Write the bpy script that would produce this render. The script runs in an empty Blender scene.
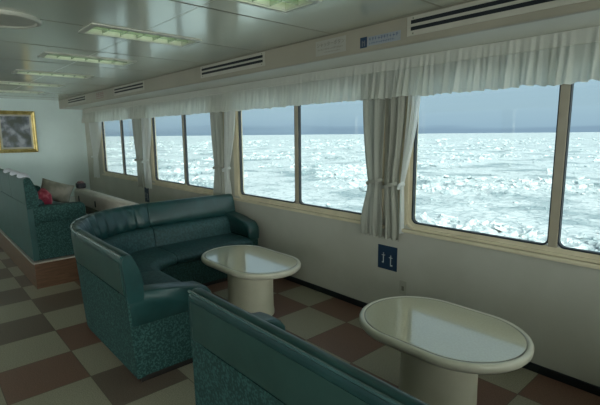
import bpy, bmesh, math, random
from mathutils import Vector, Matrix, noise
random.seed(7)
PI = math.pi
COL = bpy.context.scene.collection
SC = bpy.context.scene

# ------------------------------------------------------------------ constants (metres)
WALL_Y = 2.895          # inner face of the window wall
FAR_X = -10.15          # far end wall
CEIL = 2.28
SOFFIT = 2.105          # underside of the air duct box
FASCIA_Y = 2.427
NEAR_X = 3.2
BACK_Y = -4.6
PERIOD = 2.35
GLASS_W = 2.03
GLASS_Z0, GLASS_Z1 = 0.852, 1.90
WIN_X = [-1.905, -4.27, -6.65, -9.02, -1.905 + PERIOD]

# ------------------------------------------------------------------ materials
def new_mat(name):
    m = bpy.data.materials.new(name); m.use_nodes = True
    nt = m.node_tree
    b = nt.nodes['Principled BSDF']
    return m, nt, b

def mapping_coords(nt, scale=(1, 1, 1), kind='Object'):
    tc = nt.nodes.new('ShaderNodeTexCoord'); mp = nt.nodes.new('ShaderNodeMapping')
    mp.inputs['Scale'].default_value = scale
    nt.links.new(tc.outputs[kind], mp.inputs['Vector'])
    return mp.outputs['Vector']

def add_bump(nt, b, height, strength=0.2, dist=0.01):
    bp = nt.nodes.new('ShaderNodeBump'); bp.inputs['Strength'].default_value = strength
    bp.inputs['Distance'].default_value = dist
    nt.links.new(height, bp.inputs['Height']); nt.links.new(bp.outputs['Normal'], b.inputs['Normal'])

def noise_mat(name, c1, c2, scale=8, rough=0.5, bump=0.0, bscale=None, coat=0.0, detail=3,
              lo=0.4, hi=0.6, stretch=(1, 1, 1), metallic=0.0, spec=0.5, dist=0.004, croug=0.1):
    m, nt, b = new_mat(name)
    v = mapping_coords(nt, stretch)
    n = nt.nodes.new('ShaderNodeTexNoise'); n.inputs['Scale'].default_value = scale
    n.inputs['Detail'].default_value = detail
    nt.links.new(v, n.inputs['Vector'])
    r = nt.nodes.new('ShaderNodeValToRGB')
    r.color_ramp.elements[0].position = lo; r.color_ramp.elements[1].position = hi
    r.color_ramp.elements[0].color = (*c1, 1); r.color_ramp.elements[1].color = (*c2, 1)
    nt.links.new(n.outputs['Fac'], r.inputs['Fac'])
    nt.links.new(r.outputs['Color'], b.inputs['Base Color'])
    b.inputs['Roughness'].default_value = rough
    b.inputs['Metallic'].default_value = metallic
    b.inputs['Specular IOR Level'].default_value = spec
    b.inputs['Coat Weight'].default_value = coat
    b.inputs['Coat Roughness'].default_value = croug
    if bump > 0:
        n2 = nt.nodes.new('ShaderNodeTexNoise'); n2.inputs['Scale'].default_value = bscale or scale
        n2.inputs['Detail'].default_value = 4
        nt.links.new(v, n2.inputs['Vector'])
        add_bump(nt, b, n2.outputs['Fac'], bump, dist)
    return m

def emit_mat(name, col, strength):
    m, nt, b = new_mat(name)
    b.inputs['Base Color'].default_value = (*col, 1)
    b.inputs['Emission Color'].default_value = (*col, 1)
    b.inputs['Emission Strength'].default_value = strength
    return m

M = {}
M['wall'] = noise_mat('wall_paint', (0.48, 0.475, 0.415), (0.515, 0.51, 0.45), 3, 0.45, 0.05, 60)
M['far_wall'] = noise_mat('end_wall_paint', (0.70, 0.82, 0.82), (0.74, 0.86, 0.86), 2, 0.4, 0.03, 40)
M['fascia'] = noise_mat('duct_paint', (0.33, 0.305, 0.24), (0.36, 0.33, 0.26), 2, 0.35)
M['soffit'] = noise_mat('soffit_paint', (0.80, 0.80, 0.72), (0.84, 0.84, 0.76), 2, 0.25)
M['frame'] = noise_mat('window_frame_enamel', (0.64, 0.57, 0.41), (0.70, 0.63, 0.46), 5, 0.3)
M['mullion'] = noise_mat('mullion_enamel', (0.36, 0.32, 0.24), (0.40, 0.36, 0.28), 5, 0.3)
M['rubber'] = noise_mat('dark_rubber', (0.012, 0.018, 0.022), (0.02, 0.025, 0.03), 8, 0.5)
M['base'] = noise_mat('dark_baseboard', (0.006, 0.010, 0.014), (0.012, 0.018, 0.022), 8, 0.35)
M['vinyl'] = noise_mat('green_vinyl', (0.009, 0.043, 0.043), (0.013, 0.058, 0.058), 6, 0.36, 0.25, 9, coat=0.10, dist=0.01, croug=0.2)
M['vinyl_panel'] = noise_mat('green_vinyl_panel', (0.018, 0.055, 0.048), (0.023, 0.066, 0.058), 5, 0.42, 0.1, 25)
M['gloss_piping'] = noise_mat('glossy_piping', (0.02, 0.075, 0.072), (0.026, 0.09, 0.086), 6, 0.3, coat=1.0, croug=0.12)
M['teal_panel'] = noise_mat('teal_vinyl_panel', (0.012, 0.058, 0.056), (0.016, 0.070, 0.067), 5, 0.45, 0.08, 25)
M['pattern'] = noise_mat('mottled_green_fabric', (0.004, 0.034, 0.032), (0.026, 0.092, 0.084), 78, 0.8, 0.2, 60, detail=2, lo=0.46, hi=0.62)
M['seat'] = noise_mat('seat_fabric', (0.008, 0.044, 0.047), (0.022, 0.080, 0.084), 48, 0.55, 0.15, 50, detail=2, lo=0.42, hi=0.62)
M['plinth'] = noise_mat('black_plinth', (0.012, 0.010, 0.009), (0.02, 0.017, 0.015), 8, 0.5)
M['wood'] = noise_mat('brown_wood_veneer', (0.080, 0.042, 0.024), (0.125, 0.066, 0.038), 6, 0.35, stretch=(1, 1, 9), detail=5, lo=0.35, hi=0.65)
M['nosing'] = noise_mat('pale_edge_trim', (0.35, 0.33, 0.30), (0.42, 0.40, 0.36), 8, 0.3)
M['table_top'] = noise_mat('cream_laminate', (0.50, 0.485, 0.36), (0.53, 0.515, 0.385), 90, 0.16, coat=1.0, croug=0.06, spec=0.8)
M['table_rim'] = noise_mat('cream_rim', (0.56, 0.54, 0.44), (0.60, 0.58, 0.475), 6, 0.28, coat=0.3)
M['pedestal'] = noise_mat('cream_pedestal', (0.62, 0.60, 0.47), (0.66, 0.64, 0.51), 5, 0.4)
M['groove'] = noise_mat('dark_joint', (0.17, 0.165, 0.13), (0.20, 0.19, 0.15), 8, 0.5)
M['steel'] = noise_mat('louvre_metal', (0.45, 0.50, 0.42), (0.52, 0.57, 0.48), 9, 0.25, metallic=0.6)
M['trim'] = noise_mat('white_trim', (0.50, 0.50, 0.44), (0.55, 0.55, 0.48), 6, 0.4)
M['slot'] = noise_mat('vent_dark', (0.004, 0.008, 0.012), (0.008, 0.012, 0.016), 6, 0.6)
M['gold'] = noise_mat('gold_leaf', (0.48, 0.36, 0.12), (0.68, 0.54, 0.22), 14, 0.3, 0.4, 30, metallic=0.5, dist=0.01)
M['mat_board'] = noise_mat('mount_board', (0.55, 0.53, 0.45), (0.60, 0.58, 0.50), 6, 0.6)
M['blue'] = noise_mat('blue_sign', (0.008, 0.032, 0.075), (0.012, 0.042, 0.09), 6, 0.35)
M['white_mark'] = noise_mat('white_mark', (0.50, 0.54, 0.54), (0.56, 0.60, 0.60), 6, 0.5)
M['dim_mark'] = noise_mat('grey_mark', (0.12, 0.13, 0.14), (0.16, 0.17, 0.18), 6, 0.5)
M['paper'] = noise_mat('paper', (0.38, 0.37, 0.32), (0.41, 0.40, 0.35), 6, 0.7)
M['pale_label'] = noise_mat('pale_label', (0.29, 0.32, 0.35), (0.32, 0.35, 0.38), 6, 0.6)
M['ink'] = noise_mat('ink', (0.20, 0.20, 0.18), (0.23, 0.23, 0.21), 6, 0.6)
M['blue_ink'] = noise_mat('blue_ink', (0.06, 0.09, 0.19), (0.08, 0.11, 0.22), 6, 0.6)
M['red_ink'] = noise_mat('red_ink', (0.28, 0.08, 0.07), (0.33, 0.10, 0.09), 6, 0.6)
M['red'] = noise_mat('red_fabric', (0.36, 0.025, 0.06), (0.62, 0.16, 0.20), 16, 0.6, 0.4, 14, lo=0.45, hi=0.7)
M['pillow'] = noise_mat('beige_print_fabric', (0.20, 0.19, 0.15), (0.33, 0.31, 0.26), 7, 0.8, 0.2, 40)
M['black'] = noise_mat('black_nylon', (0.012, 0.012, 0.018), (0.03, 0.028, 0.04), 9, 0.5)
M['pinkish'] = noise_mat('mauve_fabric', (0.22, 0.13, 0.15), (0.30, 0.20, 0.21), 9, 0.8)
M['bench'] = noise_mat('beige_bench_vinyl', (0.62, 0.56, 0.50), (0.68, 0.62, 0.56), 6, 0.4, 0.1, 20)
M['bench_dark'] = noise_mat('bench_side', (0.17, 0.15, 0.13), (0.21, 0.19, 0.16), 6, 0.6)
M['glint'] = noise_mat('painted_glint', (0.62, 0.62, 0.72), (0.74, 0.74, 0.84), 6, 0.3)  # whitish colour stands in for gloss highlights on the far backrest
M['outlet'] = noise_mat('outlet_plastic', (0.40, 0.395, 0.33), (0.44, 0.435, 0.37), 6, 0.4)

# ceiling: pale enamelled panels, slightly glossy
def ceiling_mat():
    m, nt, b = new_mat('ceiling_panels')
    v = mapping_coords(nt)
    n = nt.nodes.new('ShaderNodeTexNoise'); n.inputs['Scale'].default_value = 1.3
    nt.links.new(v, n.inputs['Vector'])
    mix = nt.nodes.new('ShaderNodeMix'); mix.data_type = 'RGBA'
    mix.inputs['A'].default_value = (0.70, 0.73, 0.63, 1); mix.inputs['B'].default_value = (0.74, 0.77, 0.67, 1)
    nt.links.new(n.outputs['Fac'], mix.inputs['Factor'])
    nt.links.new(mix.outputs['Result'], b.inputs['Base Color'])
    b.inputs['Roughness'].default_value = 0.16
    b.inputs['IOR'].default_value = 2.5
    b.inputs['Metallic'].default_value = 0.3
    n2 = nt.nodes.new('ShaderNodeTexNoise'); n2.inputs['Scale'].default_value = 2.2; n2.inputs['Detail'].default_value = 1
    nt.links.new(v, n2.inputs['Vector'])
    add_bump(nt, b, n2.outputs['Fac'], 0.12, 0.02)
    return m
M['ceiling'] = ceiling_mat()

# floor: 457 mm checker of speckled beige and brown / brick carpet tiles
TILE = 0.457
def floor_mat():
    m, nt, b = new_mat('checker_floor')
    tc = nt.nodes.new('ShaderNodeTexCoord')
    sep = nt.nodes.new('ShaderNodeSeparateXYZ'); nt.links.new(tc.outputs['Object'], sep.inputs[0])
    def math_node(op, a, bb=None, cc=None):
        n = nt.nodes.new('ShaderNodeMath'); n.operation = op
        for i, q in enumerate((a, bb, cc)):
            if q is None: continue
            if isinstance(q, (int, float)): n.inputs[i].default_value = q
            else: nt.links.new(q, n.inputs[i])
        return n.outputs[0]
    lt = math_node('LESS_THAN', sep.outputs['Y'], 1.182)                 # the aisle was laid on its own grid
    sx = math_node('MULTIPLY', lt, 0.13)
    x = math_node('ADD', sep.outputs['X'], sx)
    x = math_node('ADD', x, 0.914 + TILE * 100)
    y = math_node('ADD', sep.outputs['Y'], -0.725 + TILE * 100)
    xi = math_node('FLOOR', math_node('DIVIDE', x, TILE))
    yi = math_node('FLOOR', math_node('DIVIDE', y, TILE))
    par = math_node('MODULO', math_node('ADD', math_node('ADD', xi, yi), 1), 2)
    cv = nt.nodes.new('ShaderNodeCombineXYZ'); nt.links.new(xi, cv.inputs[0]); nt.links.new(yi, cv.inputs[1])
    wn = nt.nodes.new('ShaderNodeTexWhiteNoise'); wn.noise_dimensions = '3D'; nt.links.new(cv.outputs[0], wn.inputs['Vector'])
    # more brick-red tiles on the window side
    thr = math_node('ADD', math_node('MULTIPLY', lt, 0.88), -0.05)
    redsel = math_node('GREATER_THAN', wn.outputs['Value'], thr)
    dark = nt.nodes.new('ShaderNodeMix'); dark.data_type = 'RGBA'
    dark.inputs['A'].default_value = (0.145, 0.108, 0.082, 1); dark.inputs['B'].default_value = (0.185, 0.100, 0.072, 1)
    nt.links.new(redsel, dark.inputs['Factor'])
    mix = nt.nodes.new('ShaderNodeMix'); mix.data_type = 'RGBA'
    mix.inputs['A'].default_value = (0.315, 0.29, 0.215, 1)
    nt.links.new(dark.outputs['Result'], mix.inputs['B']); nt.links.new(par, mix.inputs['Factor'])
    sp = nt.nodes.new('ShaderNodeTexNoise'); sp.inputs['Scale'].default_value = 140; sp.inputs['Detail'].default_value = 2
    nt.links.new(tc.outputs['Object'], sp.inputs['Vector'])
    cr = nt.nodes.new('ShaderNodeMapRange'); cr.inputs['From Min'].default_value = 0.3; cr.inputs['From Max'].default_value = 0.7
    cr.inputs['To Min'].default_value = 0.72; cr.inputs['To Max'].default_value = 1.2
    nt.links.new(sp.outputs['Fac'], cr.inputs['Value'])
    mul = nt.nodes.new('ShaderNodeMix'); mul.data_type = 'RGBA'; mul.blend_type = 'MULTIPLY'; mul.inputs['Factor'].default_value = 1
    nt.links.new(mix.outputs['Result'], mul.inputs['A']); nt.links.new(cr.outputs['Result'], mul.inputs['B'])
    # thin dark joints
    fx = math_node('FRACT', math_node('DIVIDE', x, TILE)); fy = math_node('FRACT', math_node('DIVIDE', y, TILE))
    ex = math_node('ABSOLUTE', math_node('SUBTRACT', fx, 0.5)); ey = math_node('ABSOLUTE', math_node('SUBTRACT', fy, 0.5))
    edge = math_node('GREATER_THAN', math_node('MAXIMUM', ex, ey), 0.495)
    dj = nt.nodes.new('ShaderNodeMix'); dj.data_type = 'RGBA'; dj.inputs['B'].default_value = (0.10, 0.08, 0.06, 1)
    nt.links.new(edge, dj.inputs['Factor']); nt.links.new(mul.outputs['Result'], dj.inputs['A'])
    nt.links.new(dj.outputs['Result'], b.inputs['Base Color'])
    b.inputs['Roughness'].default_value = 0.42
    b.inputs['Specular IOR Level'].default_value = 0.45
    add_bump(nt, b, sp.outputs['Fac'], 0.06, 0.002)
    return m
M['floor'] = floor_mat()

def glass_mat():
    m = bpy.data.materials.new('window_glass'); m.use_nodes = True
    nt = m.node_tree; nt.nodes.clear()
    out = nt.nodes.new('ShaderNodeOutputMaterial')
    tr = nt.nodes.new('ShaderNodeBsdfTransparent'); tr.inputs['Color'].default_value = (0.93, 0.97, 0.97, 1)
    gl = nt.nodes.new('ShaderNodeBsdfGlossy'); gl.inputs['Roughness'].default_value = 0.02
    # Schlick reflectance from the true angle, the same from both sides of the pane
    ge = nt.nodes.new('ShaderNodeNewGeometry')
    dt = nt.nodes.new('ShaderNodeVectorMath'); dt.operation = 'DOT_PRODUCT'
    nt.links.new(ge.outputs['Incoming'], dt.inputs[0]); nt.links.new(ge.outputs['Normal'], dt.inputs[1])
    ab = nt.nodes.new('ShaderNodeMath'); ab.operation = 'ABSOLUTE'; nt.links.new(dt.outputs['Value'], ab.inputs[0])
    om = nt.nodes.new('ShaderNodeMath'); om.operation = 'SUBTRACT'; om.inputs[0].default_value = 1; nt.links.new(ab.outputs[0], om.inputs[1])
    pw = nt.nodes.new('ShaderNodeMath'); pw.operation = 'POWER'; pw.inputs[1].default_value = 5; nt.links.new(om.outputs[0], pw.inputs[0])
    fr = nt.nodes.new('ShaderNodeMath'); fr.operation = 'MULTIPLY_ADD'; fr.inputs[1].default_value = .9; fr.inputs[2].default_value = .03
    nt.links.new(pw.outputs[0], fr.inputs[0])
    mx = nt.nodes.new('ShaderNodeMixShader')
    nt.links.new(fr.outputs[0], mx.inputs[0]); nt.links.new(tr.outputs[0], mx.inputs[1]); nt.links.new(gl.outputs[0], mx.inputs[2])
    nt.links.new(mx.outputs[0], out.inputs['Surface'])
    return m
M['glass'] = glass_mat()

def cloth_mat(name, col, trans, transp=0.0):
    m = bpy.data.materials.new(name); m.use_nodes = True
    nt = m.node_tree; nt.nodes.clear()
    out = nt.nodes.new('ShaderNodeOutputMaterial')
    df = nt.nodes.new('ShaderNodeBsdfDiffuse'); df.inputs['Color'].default_value = (*col, 1)
    tl = nt.nodes.new('ShaderNodeBsdfTranslucent'); tl.inputs['Color'].default_value = (*col, 1)
    mx = nt.nodes.new('ShaderNodeMixShader'); mx.inputs[0].default_value = trans
    nt.links.new(df.outputs[0], mx.inputs[1]); nt.links.new(tl.outputs[0], mx.inputs[2])
    last = mx
    if transp:
        tp = nt.nodes.new('ShaderNodeBsdfTransparent')
        m2 = nt.nodes.new('ShaderNodeMixShader'); m2.inputs[0].default_value = transp
        nt.links.new(mx.outputs[0], m2.inputs[1]); nt.links.new(tp.outputs[0], m2.inputs[2]); last = m2
    nt.links.new(last.outputs[0], out.inputs['Surface'])
    return m
M['valance'] = cloth_mat('white_lace_valance', (0.74, 0.76, 0.70), 0.5)
M['header'] = cloth_mat('valance_header', (0.66, 0.67, 0.61), 0.25)
M['drape'] = cloth_mat('taupe_drape', (0.37, 0.375, 0.325), 0.18)
M['sheer'] = cloth_mat('white_sheer', (0.92, 0.95, 0.95), 0.60, 0.12)

def ice_mat():
    m, nt, b = new_mat('drift_ice')
    tc = nt.nodes.new('ShaderNodeTexCoord')
    n = nt.nodes.new('ShaderNodeTexNoise'); n.inputs['Scale'].default_value = 0.09; n.inputs['Detail'].default_value = 7; n.inputs['Roughness'].default_value = 0.62
    nt.links.new(tc.outputs['Object'], n.inputs['Vector'])
    r = nt.nodes.new('ShaderNodeValToRGB')
    r.color_ramp.elements[0].position = 0.40; r.color_ramp.elements[0].color = (0.37, 0.45, 0.47, 1)
    r.color_ramp.elements[1].position = 0.51; r.color_ramp.elements[1].color = (0.70, 0.745, 0.75, 1)
    nt.links.new(n.outputs['Fac'], r.inputs['Fac'])
    v = nt.nodes.new('ShaderNodeTexVoronoi'); v.inputs['Scale'].default_value = 0.55; v.feature = 'DISTANCE_TO_EDGE'
    n3 = nt.nodes.new('ShaderNodeTexNoise'); n3.inputs['Scale'].default_value = 0.5; n3.inputs['Detail'].default_value = 3
    nt.links.new(tc.outputs['Object'], n3.inputs['Vector'])
    va = nt.nodes.new('ShaderNodeVectorMath'); va.operation = 'MULTIPLY_ADD'; va.inputs[1].default_value = (1.5, 1.5, 1.5)
    nt.links.new(n3.outputs['Color'], va.inputs[0]); nt.links.new(tc.outputs['Object'], va.inputs[2])
    nt.links.new(va.outputs[0], v.inputs['Vector'])
    r2 = nt.nodes.new('ShaderNodeValToRGB')
    r2.color_ramp.elements[0].position = 0.0; r2.color_ramp.elements[0].color = (0.52, 0.61, 0.64, 1)
    r2.color_ramp.elements[1].position = 0.09; r2.color_ramp.elements[1].color = (1, 1, 1, 1)
    nt.links.new(v.outputs['Distance'], r2.inputs['Fac'])
    mul = nt.nodes.new('ShaderNodeMix'); mul.data_type = 'RGBA'; mul.blend_type = 'MULTIPLY'; mul.inputs['Factor'].default_value = 0.8
    nt.links.new(r.outputs['Color'], mul.inputs['A']); nt.links.new(r2.outputs['Color'], mul.inputs['B'])
    nt.links.new(mul.outputs['Result'], b.inputs['Base Color'])
    b.inputs['Roughness'].default_value = 0.7
    b.inputs['Specular IOR Level'].default_value = 0.2
    n2 = nt.nodes.new('ShaderNodeTexNoise'); n2.inputs['Scale'].default_value = 1.3; n2.inputs['Detail'].default_value = 5
    nt.links.new(tc.outputs['Object'], n2.inputs['Vector'])
    add_bump(nt, b, n2.outputs['Fac'], 0.7, 0.5)
    return m
M['ice'] = ice_mat()

def picture_mat():
    m, nt, b = new_mat('landscape_print')
    v = mapping_coords(nt, (1, 1, 1))
    n = nt.nodes.new('ShaderNodeTexNoise'); n.inputs['Scale'].default_value = 7; n.inputs['Detail'].default_value = 6
    nt.links.new(v, n.inputs['Vector'])
    r = nt.nodes.new('ShaderNodeValToRGB')
    e = r.color_ramp.elements
    e[0].position = 0.40; e[0].color = (0.045, 0.06, 0.045, 1)
    e[1].position = 0.66; e[1].color = (0.42, 0.44, 0.50, 1)
    x = e.new(0.52); x.color = (0.13, 0.15, 0.18, 1)
    nt.links.new(n.outputs['Fac'], r.inputs['Fac'])
    nt.links.new(r.outputs['Color'], b.inputs['Base Color'])
    b.inputs['Roughness'].default_value = 0.25
    return m
M['picture'] = picture_mat()

# ------------------------------------------------------------------ mesh helpers
def bm_new(): return bmesh.new()

def add_box(bm, x0, x1, y0, y1, z0, z1, bev=0.0, seg=2):
    r = bmesh.ops.create_cube(bm, size=1)
    vs = r['verts']
    for v in vs:
        v.co = Vector((x0 + (v.co.x + .5) * (x1 - x0), y0 + (v.co.y + .5) * (y1 - y0), z0 + (v.co.z + .5) * (z1 - z0)))
    if bev > 0:
        es = list({e for v in vs for e in v.link_edges})
        bmesh.ops.bevel(bm, geom=es, offset=bev, segments=seg, affect='EDGES', profile=0.5)
    return bm

def loft(bm, loops, closed_path=False, cap=True, closed_loop=True):
    """loops: list of equal-length point lists"""
    vl = [[bm.verts.new(p) for p in lp] for lp in loops]
    n = len(vl[0]); m = len(vl)
    rng = range(m if closed_path else m - 1)
    for i in rng:
        a, c = vl[i], vl[(i + 1) % m]
        for j in range(n if closed_loop else n - 1):
            k = (j + 1) % n
            bm.faces.new((a[j], a[k], c[k], c[j]))
    if cap and not closed_path and closed_loop:
        bm.faces.new(vl[0][::-1]); bm.faces.new(vl[-1])
    return bm

def link(name, bm, mat, parent=None, smooth=True, angle=40, solid=0.0):
    bmesh.ops.recalc_face_normals(bm, faces=bm.faces)
    me = bpy.data.meshes.new(name); bm.to_mesh(me); bm.free()
    me.materials.append(M[mat] if isinstance(mat, str) else mat)
    if smooth:
        for p in me.polygons: p.use_smooth = True
        try: me.set_sharp_from_angle(angle=math.radians(angle))
        except Exception: pass
    o = bpy.data.objects.new(name, me); COL.objects.link(o)
    if parent: o.parent = parent
    if solid:
        md = o.modifiers.new('solidify', 'SOLIDIFY'); md.thickness = solid; md.offset = 0
    return o

def thing(name, label, cat, loc=(0, 0, 0), rz=0, group=None):
    o = bpy.data.objects.new(name, None); COL.objects.link(o)
    o.empty_display_size = 0.1
    o.location = loc; o.rotation_euler = (0, 0, rz)
    o['label'] = label; o['category'] = cat
    if group: o['group'] = group
    return o

def tag(o, label=None, cat=None, group=None, kind=None):
    if label: o['label'] = label
    if cat: o['category'] = cat
    if group: o['group'] = group
    if kind: o['kind'] = kind
    return o

def dup(root, loc, label, group=None, name=None):
    r = root.copy(); COL.objects.link(r); r.location = loc
    r['label'] = label
    if group: r['group'] = group
    for ch in list(root.children):
        c = ch.copy(); COL.objects.link(c); c.parent = r
        for g in list(ch.children):
            d = g.copy(); COL.objects.link(d); d.parent = c
    return r

def struct(name, bm, mat, parent=None, **k):
    o = link(name, bm, mat, parent, **k)
    if parent is None: o['kind'] = 'structure'
    return o

def text_obj(name, s, mat, size, parent, loc, rot, extr=0.0006):
    cu = bpy.data.curves.new(name, 'FONT'); cu.body = s; cu.size = size; cu.extrude = extr
    cu.align_x = 'CENTER'; cu.align_y = 'CENTER'
    tmp = bpy.data.objects.new(name + '_tmp', cu); COL.objects.link(tmp)
    bpy.context.view_layer.update()
    me = bpy.data.meshes.new_from_object(tmp.evaluated_get(bpy.context.evaluated_depsgraph_get()))
    bpy.data.objects.remove(tmp); me.name = name
    me.materials.clear(); me.materials.append(M[mat])
    o = bpy.data.objects.new(name, me); COL.objects.link(o); o.parent = parent
    o.location = loc; o.rotation_euler = rot
    return o

# ------------------------------------------------------------------ room shell
T = 0.14
struct('floor', add_box(bm_new(), FAR_X - T, NEAR_X + T, BACK_Y - T, WALL_Y + T, -0.1, 0.0), 'floor', smooth=False)

LIGHT_X = [-8.52, -7.20, -5.92, -4.57, -3.28, -1.96, -0.64, 0.68]
LY0, LY1, LW = 1.015, 1.765, 0.125
def build_ceiling():
    bm = bm_new()
    z0, z1 = CEIL, CEIL + 0.12
    xs = []
    rows = [(LY0, LY1), (-2.6, -1.8)]
    ycuts = [BACK_Y - T, -2.6, -1.8, LY0, LY1, WALL_Y + T]
    for i in range(5):
        ya, yb = ycuts[i], ycuts[i + 1]
        if i in (1, 3):
            x = FAR_X - T
            for lx in LIGHT_X:
                add_box(bm, x, lx - LW, ya, yb, z0, z1); x = lx + LW
            add_box(bm, x, NEAR_X + T, ya, yb, z0, z1)
        else:
            add_box(bm, FAR_X - T, NEAR_X + T, ya, yb, z0, z1)
    return bm
struct('ceiling', build_ceiling(), 'ceiling', smooth=False)
# joint strips of the ceiling panels
bm = bm_new()
jx = -0.55
while jx > FAR_X + 0.2:
    spans = [(BACK_Y, FASCIA_Y)]
    for lx in LIGHT_X:
        if abs(lx - jx) < LW + 0.05: spans = [(BACK_Y, -2.65), (-1.75, LY0 - 0.05), (LY1 + 0.05, FASCIA_Y)]
    for a, b_ in spans: add_box(bm, jx - 0.006, jx + 0.006, a, b_, CEIL - 0.002, CEIL + 0.001)
    jx -= 0.897
struct('trim_1', bm, 'groove', smooth=False)
bm = bm_new()
xx = [NEAR_X] + sorted(LIGHT_X, reverse=True) + [FAR_X]
for i in range(len(xx) - 1):
    a, b_ = xx[i + 1] + (LW + 0.03 if i < len(xx) - 2 else 0), xx[i] - (LW + 0.03 if i else 0)
    add_box(bm, a, b_, 1.3405, 1.3435, CEIL - 0.001, CEIL + 0.001)
struct('trim_2', bm, 'trim', smooth=False)

# window wall in pieces around the openings
bm = bm_new()
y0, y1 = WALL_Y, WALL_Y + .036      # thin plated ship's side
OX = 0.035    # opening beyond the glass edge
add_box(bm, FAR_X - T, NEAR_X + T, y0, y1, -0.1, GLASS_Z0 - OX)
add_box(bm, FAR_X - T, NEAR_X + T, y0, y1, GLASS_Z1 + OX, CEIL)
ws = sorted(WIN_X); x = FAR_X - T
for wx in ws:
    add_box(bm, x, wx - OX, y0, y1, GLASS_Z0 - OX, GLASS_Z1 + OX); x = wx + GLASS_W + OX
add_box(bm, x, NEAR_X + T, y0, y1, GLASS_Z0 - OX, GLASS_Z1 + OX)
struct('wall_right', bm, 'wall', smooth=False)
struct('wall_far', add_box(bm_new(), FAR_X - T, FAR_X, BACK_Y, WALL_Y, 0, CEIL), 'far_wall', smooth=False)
# forward wall behind the camera: unseen wide windows added to light the room
bm = bm_new()
add_box(bm, NEAR_X, NEAR_X + T, BACK_Y, WALL_Y, 0, 0.75)
add_box(bm, NEAR_X, NEAR_X + T, BACK_Y, WALL_Y, 2.05, CEIL)
yy_ = BACK_Y
for k in range(5):
    add_box(bm, NEAR_X, NEAR_X + T, yy_, yy_ + .15, 0.75, 2.05); yy_ += (WALL_Y - BACK_Y - .15) / 4
struct('wall_near', bm, 'far_wall', smooth=False)
# opposite long wall: unseen row of taller windows, added for more interior light
bm = bm_new()
add_box(bm, FAR_X - T, NEAR_X + T, BACK_Y - T, BACK_Y, 0, 0.70)
add_box(bm, FAR_X - T, NEAR_X + T, BACK_Y - T, BACK_Y, 2.08, CEIL)
x = FAR_X - T
for wx in ws:
    add_box(bm, x, wx, BACK_Y - T, BACK_Y, 0.70, 2.08); x = wx + GLASS_W + .1
add_box(bm, x, NEAR_X + T, BACK_Y - T, BACK_Y, 0.70, 2.08)
struct('wall_left', bm, 'wall', smooth=False)

# duct box along the wall: fascia and soffit
bm = bm_new()
prof = [(FASCIA_Y, CEIL), (FASCIA_Y, SOFFIT + 0.012), (FASCIA_Y + 0.004, SOFFIT + 0.003), (FASCIA_Y + 0.012, SOFFIT), (FASCIA_Y + 0.03, SOFFIT), (FASCIA_Y + 0.03, CEIL)]
loft(bm, [[(FAR_X, a, b_) for a, b_ in prof], [(NEAR_X, a, b_) for a, b_ in prof]])
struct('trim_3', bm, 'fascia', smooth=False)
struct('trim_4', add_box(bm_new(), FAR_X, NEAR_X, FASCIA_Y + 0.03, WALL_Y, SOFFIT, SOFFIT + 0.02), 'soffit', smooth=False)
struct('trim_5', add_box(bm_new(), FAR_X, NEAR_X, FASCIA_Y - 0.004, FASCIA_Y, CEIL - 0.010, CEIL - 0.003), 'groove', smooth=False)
# baseboards
struct('baseboard_right', add_box(bm_new(), FAR_X, NEAR_X, WALL_Y - 0.014, WALL_Y, 0, 0.055, 0.003), 'base', smooth=False)
struct('baseboard_far', add_box(bm_new(), FAR_X, FAR_X + 0.014, BACK_Y, WALL_Y - 0.02, 0, 0.055, 0.003), 'base', smooth=False)

# ------------------------------------------------------------------ windows
def rrect(x0, x1, z0, z1, r, n=6):
    pts = []
    for cx, cz, a0 in ((x1 - r, z1 - r, 0), (x0 + r, z1 - r, PI / 2), (x0 + r, z0 + r, PI), (x1 - r, z0 + r, 1.5 * PI)):
        for i in range(n + 1):
            a = a0 + (PI / 2) * i / n
            pts.append((cx + r * math.cos(a), cz + r * math.sin(a)))
    return pts

def ring(bm, inner, outer, yf, yb, ch=0.0):
    """frame ring between two matching outlines; yf is the face toward the room"""
    n = len(inner)
    loops = [[(inner[i][0], yb, inner[i][1]) for i in range(n)],
             [(inner[i][0], yf + ch, inner[i][1]) for i in range(n)],
             [(inner[i][0] * (1) + 0, yf, inner[i][1]) for i in range(n)],
             [(outer[i][0], yf, outer[i][1]) for i in range(n)],
             [(outer[i][0], yb, outer[i][1]) for i in range(n)]]
    if ch == 0: del loops[1]
    vl = [[bm.verts.new(p) for p in lp] for lp in loops]
    m = len(vl)
    for a in range(m):
        c = (a + 1) % m
        for j in range(n):
            k = (j + 1) % n
            bm.faces.new((vl[a][j], vl[a][k], vl[c][k], vl[c][j]))

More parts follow.
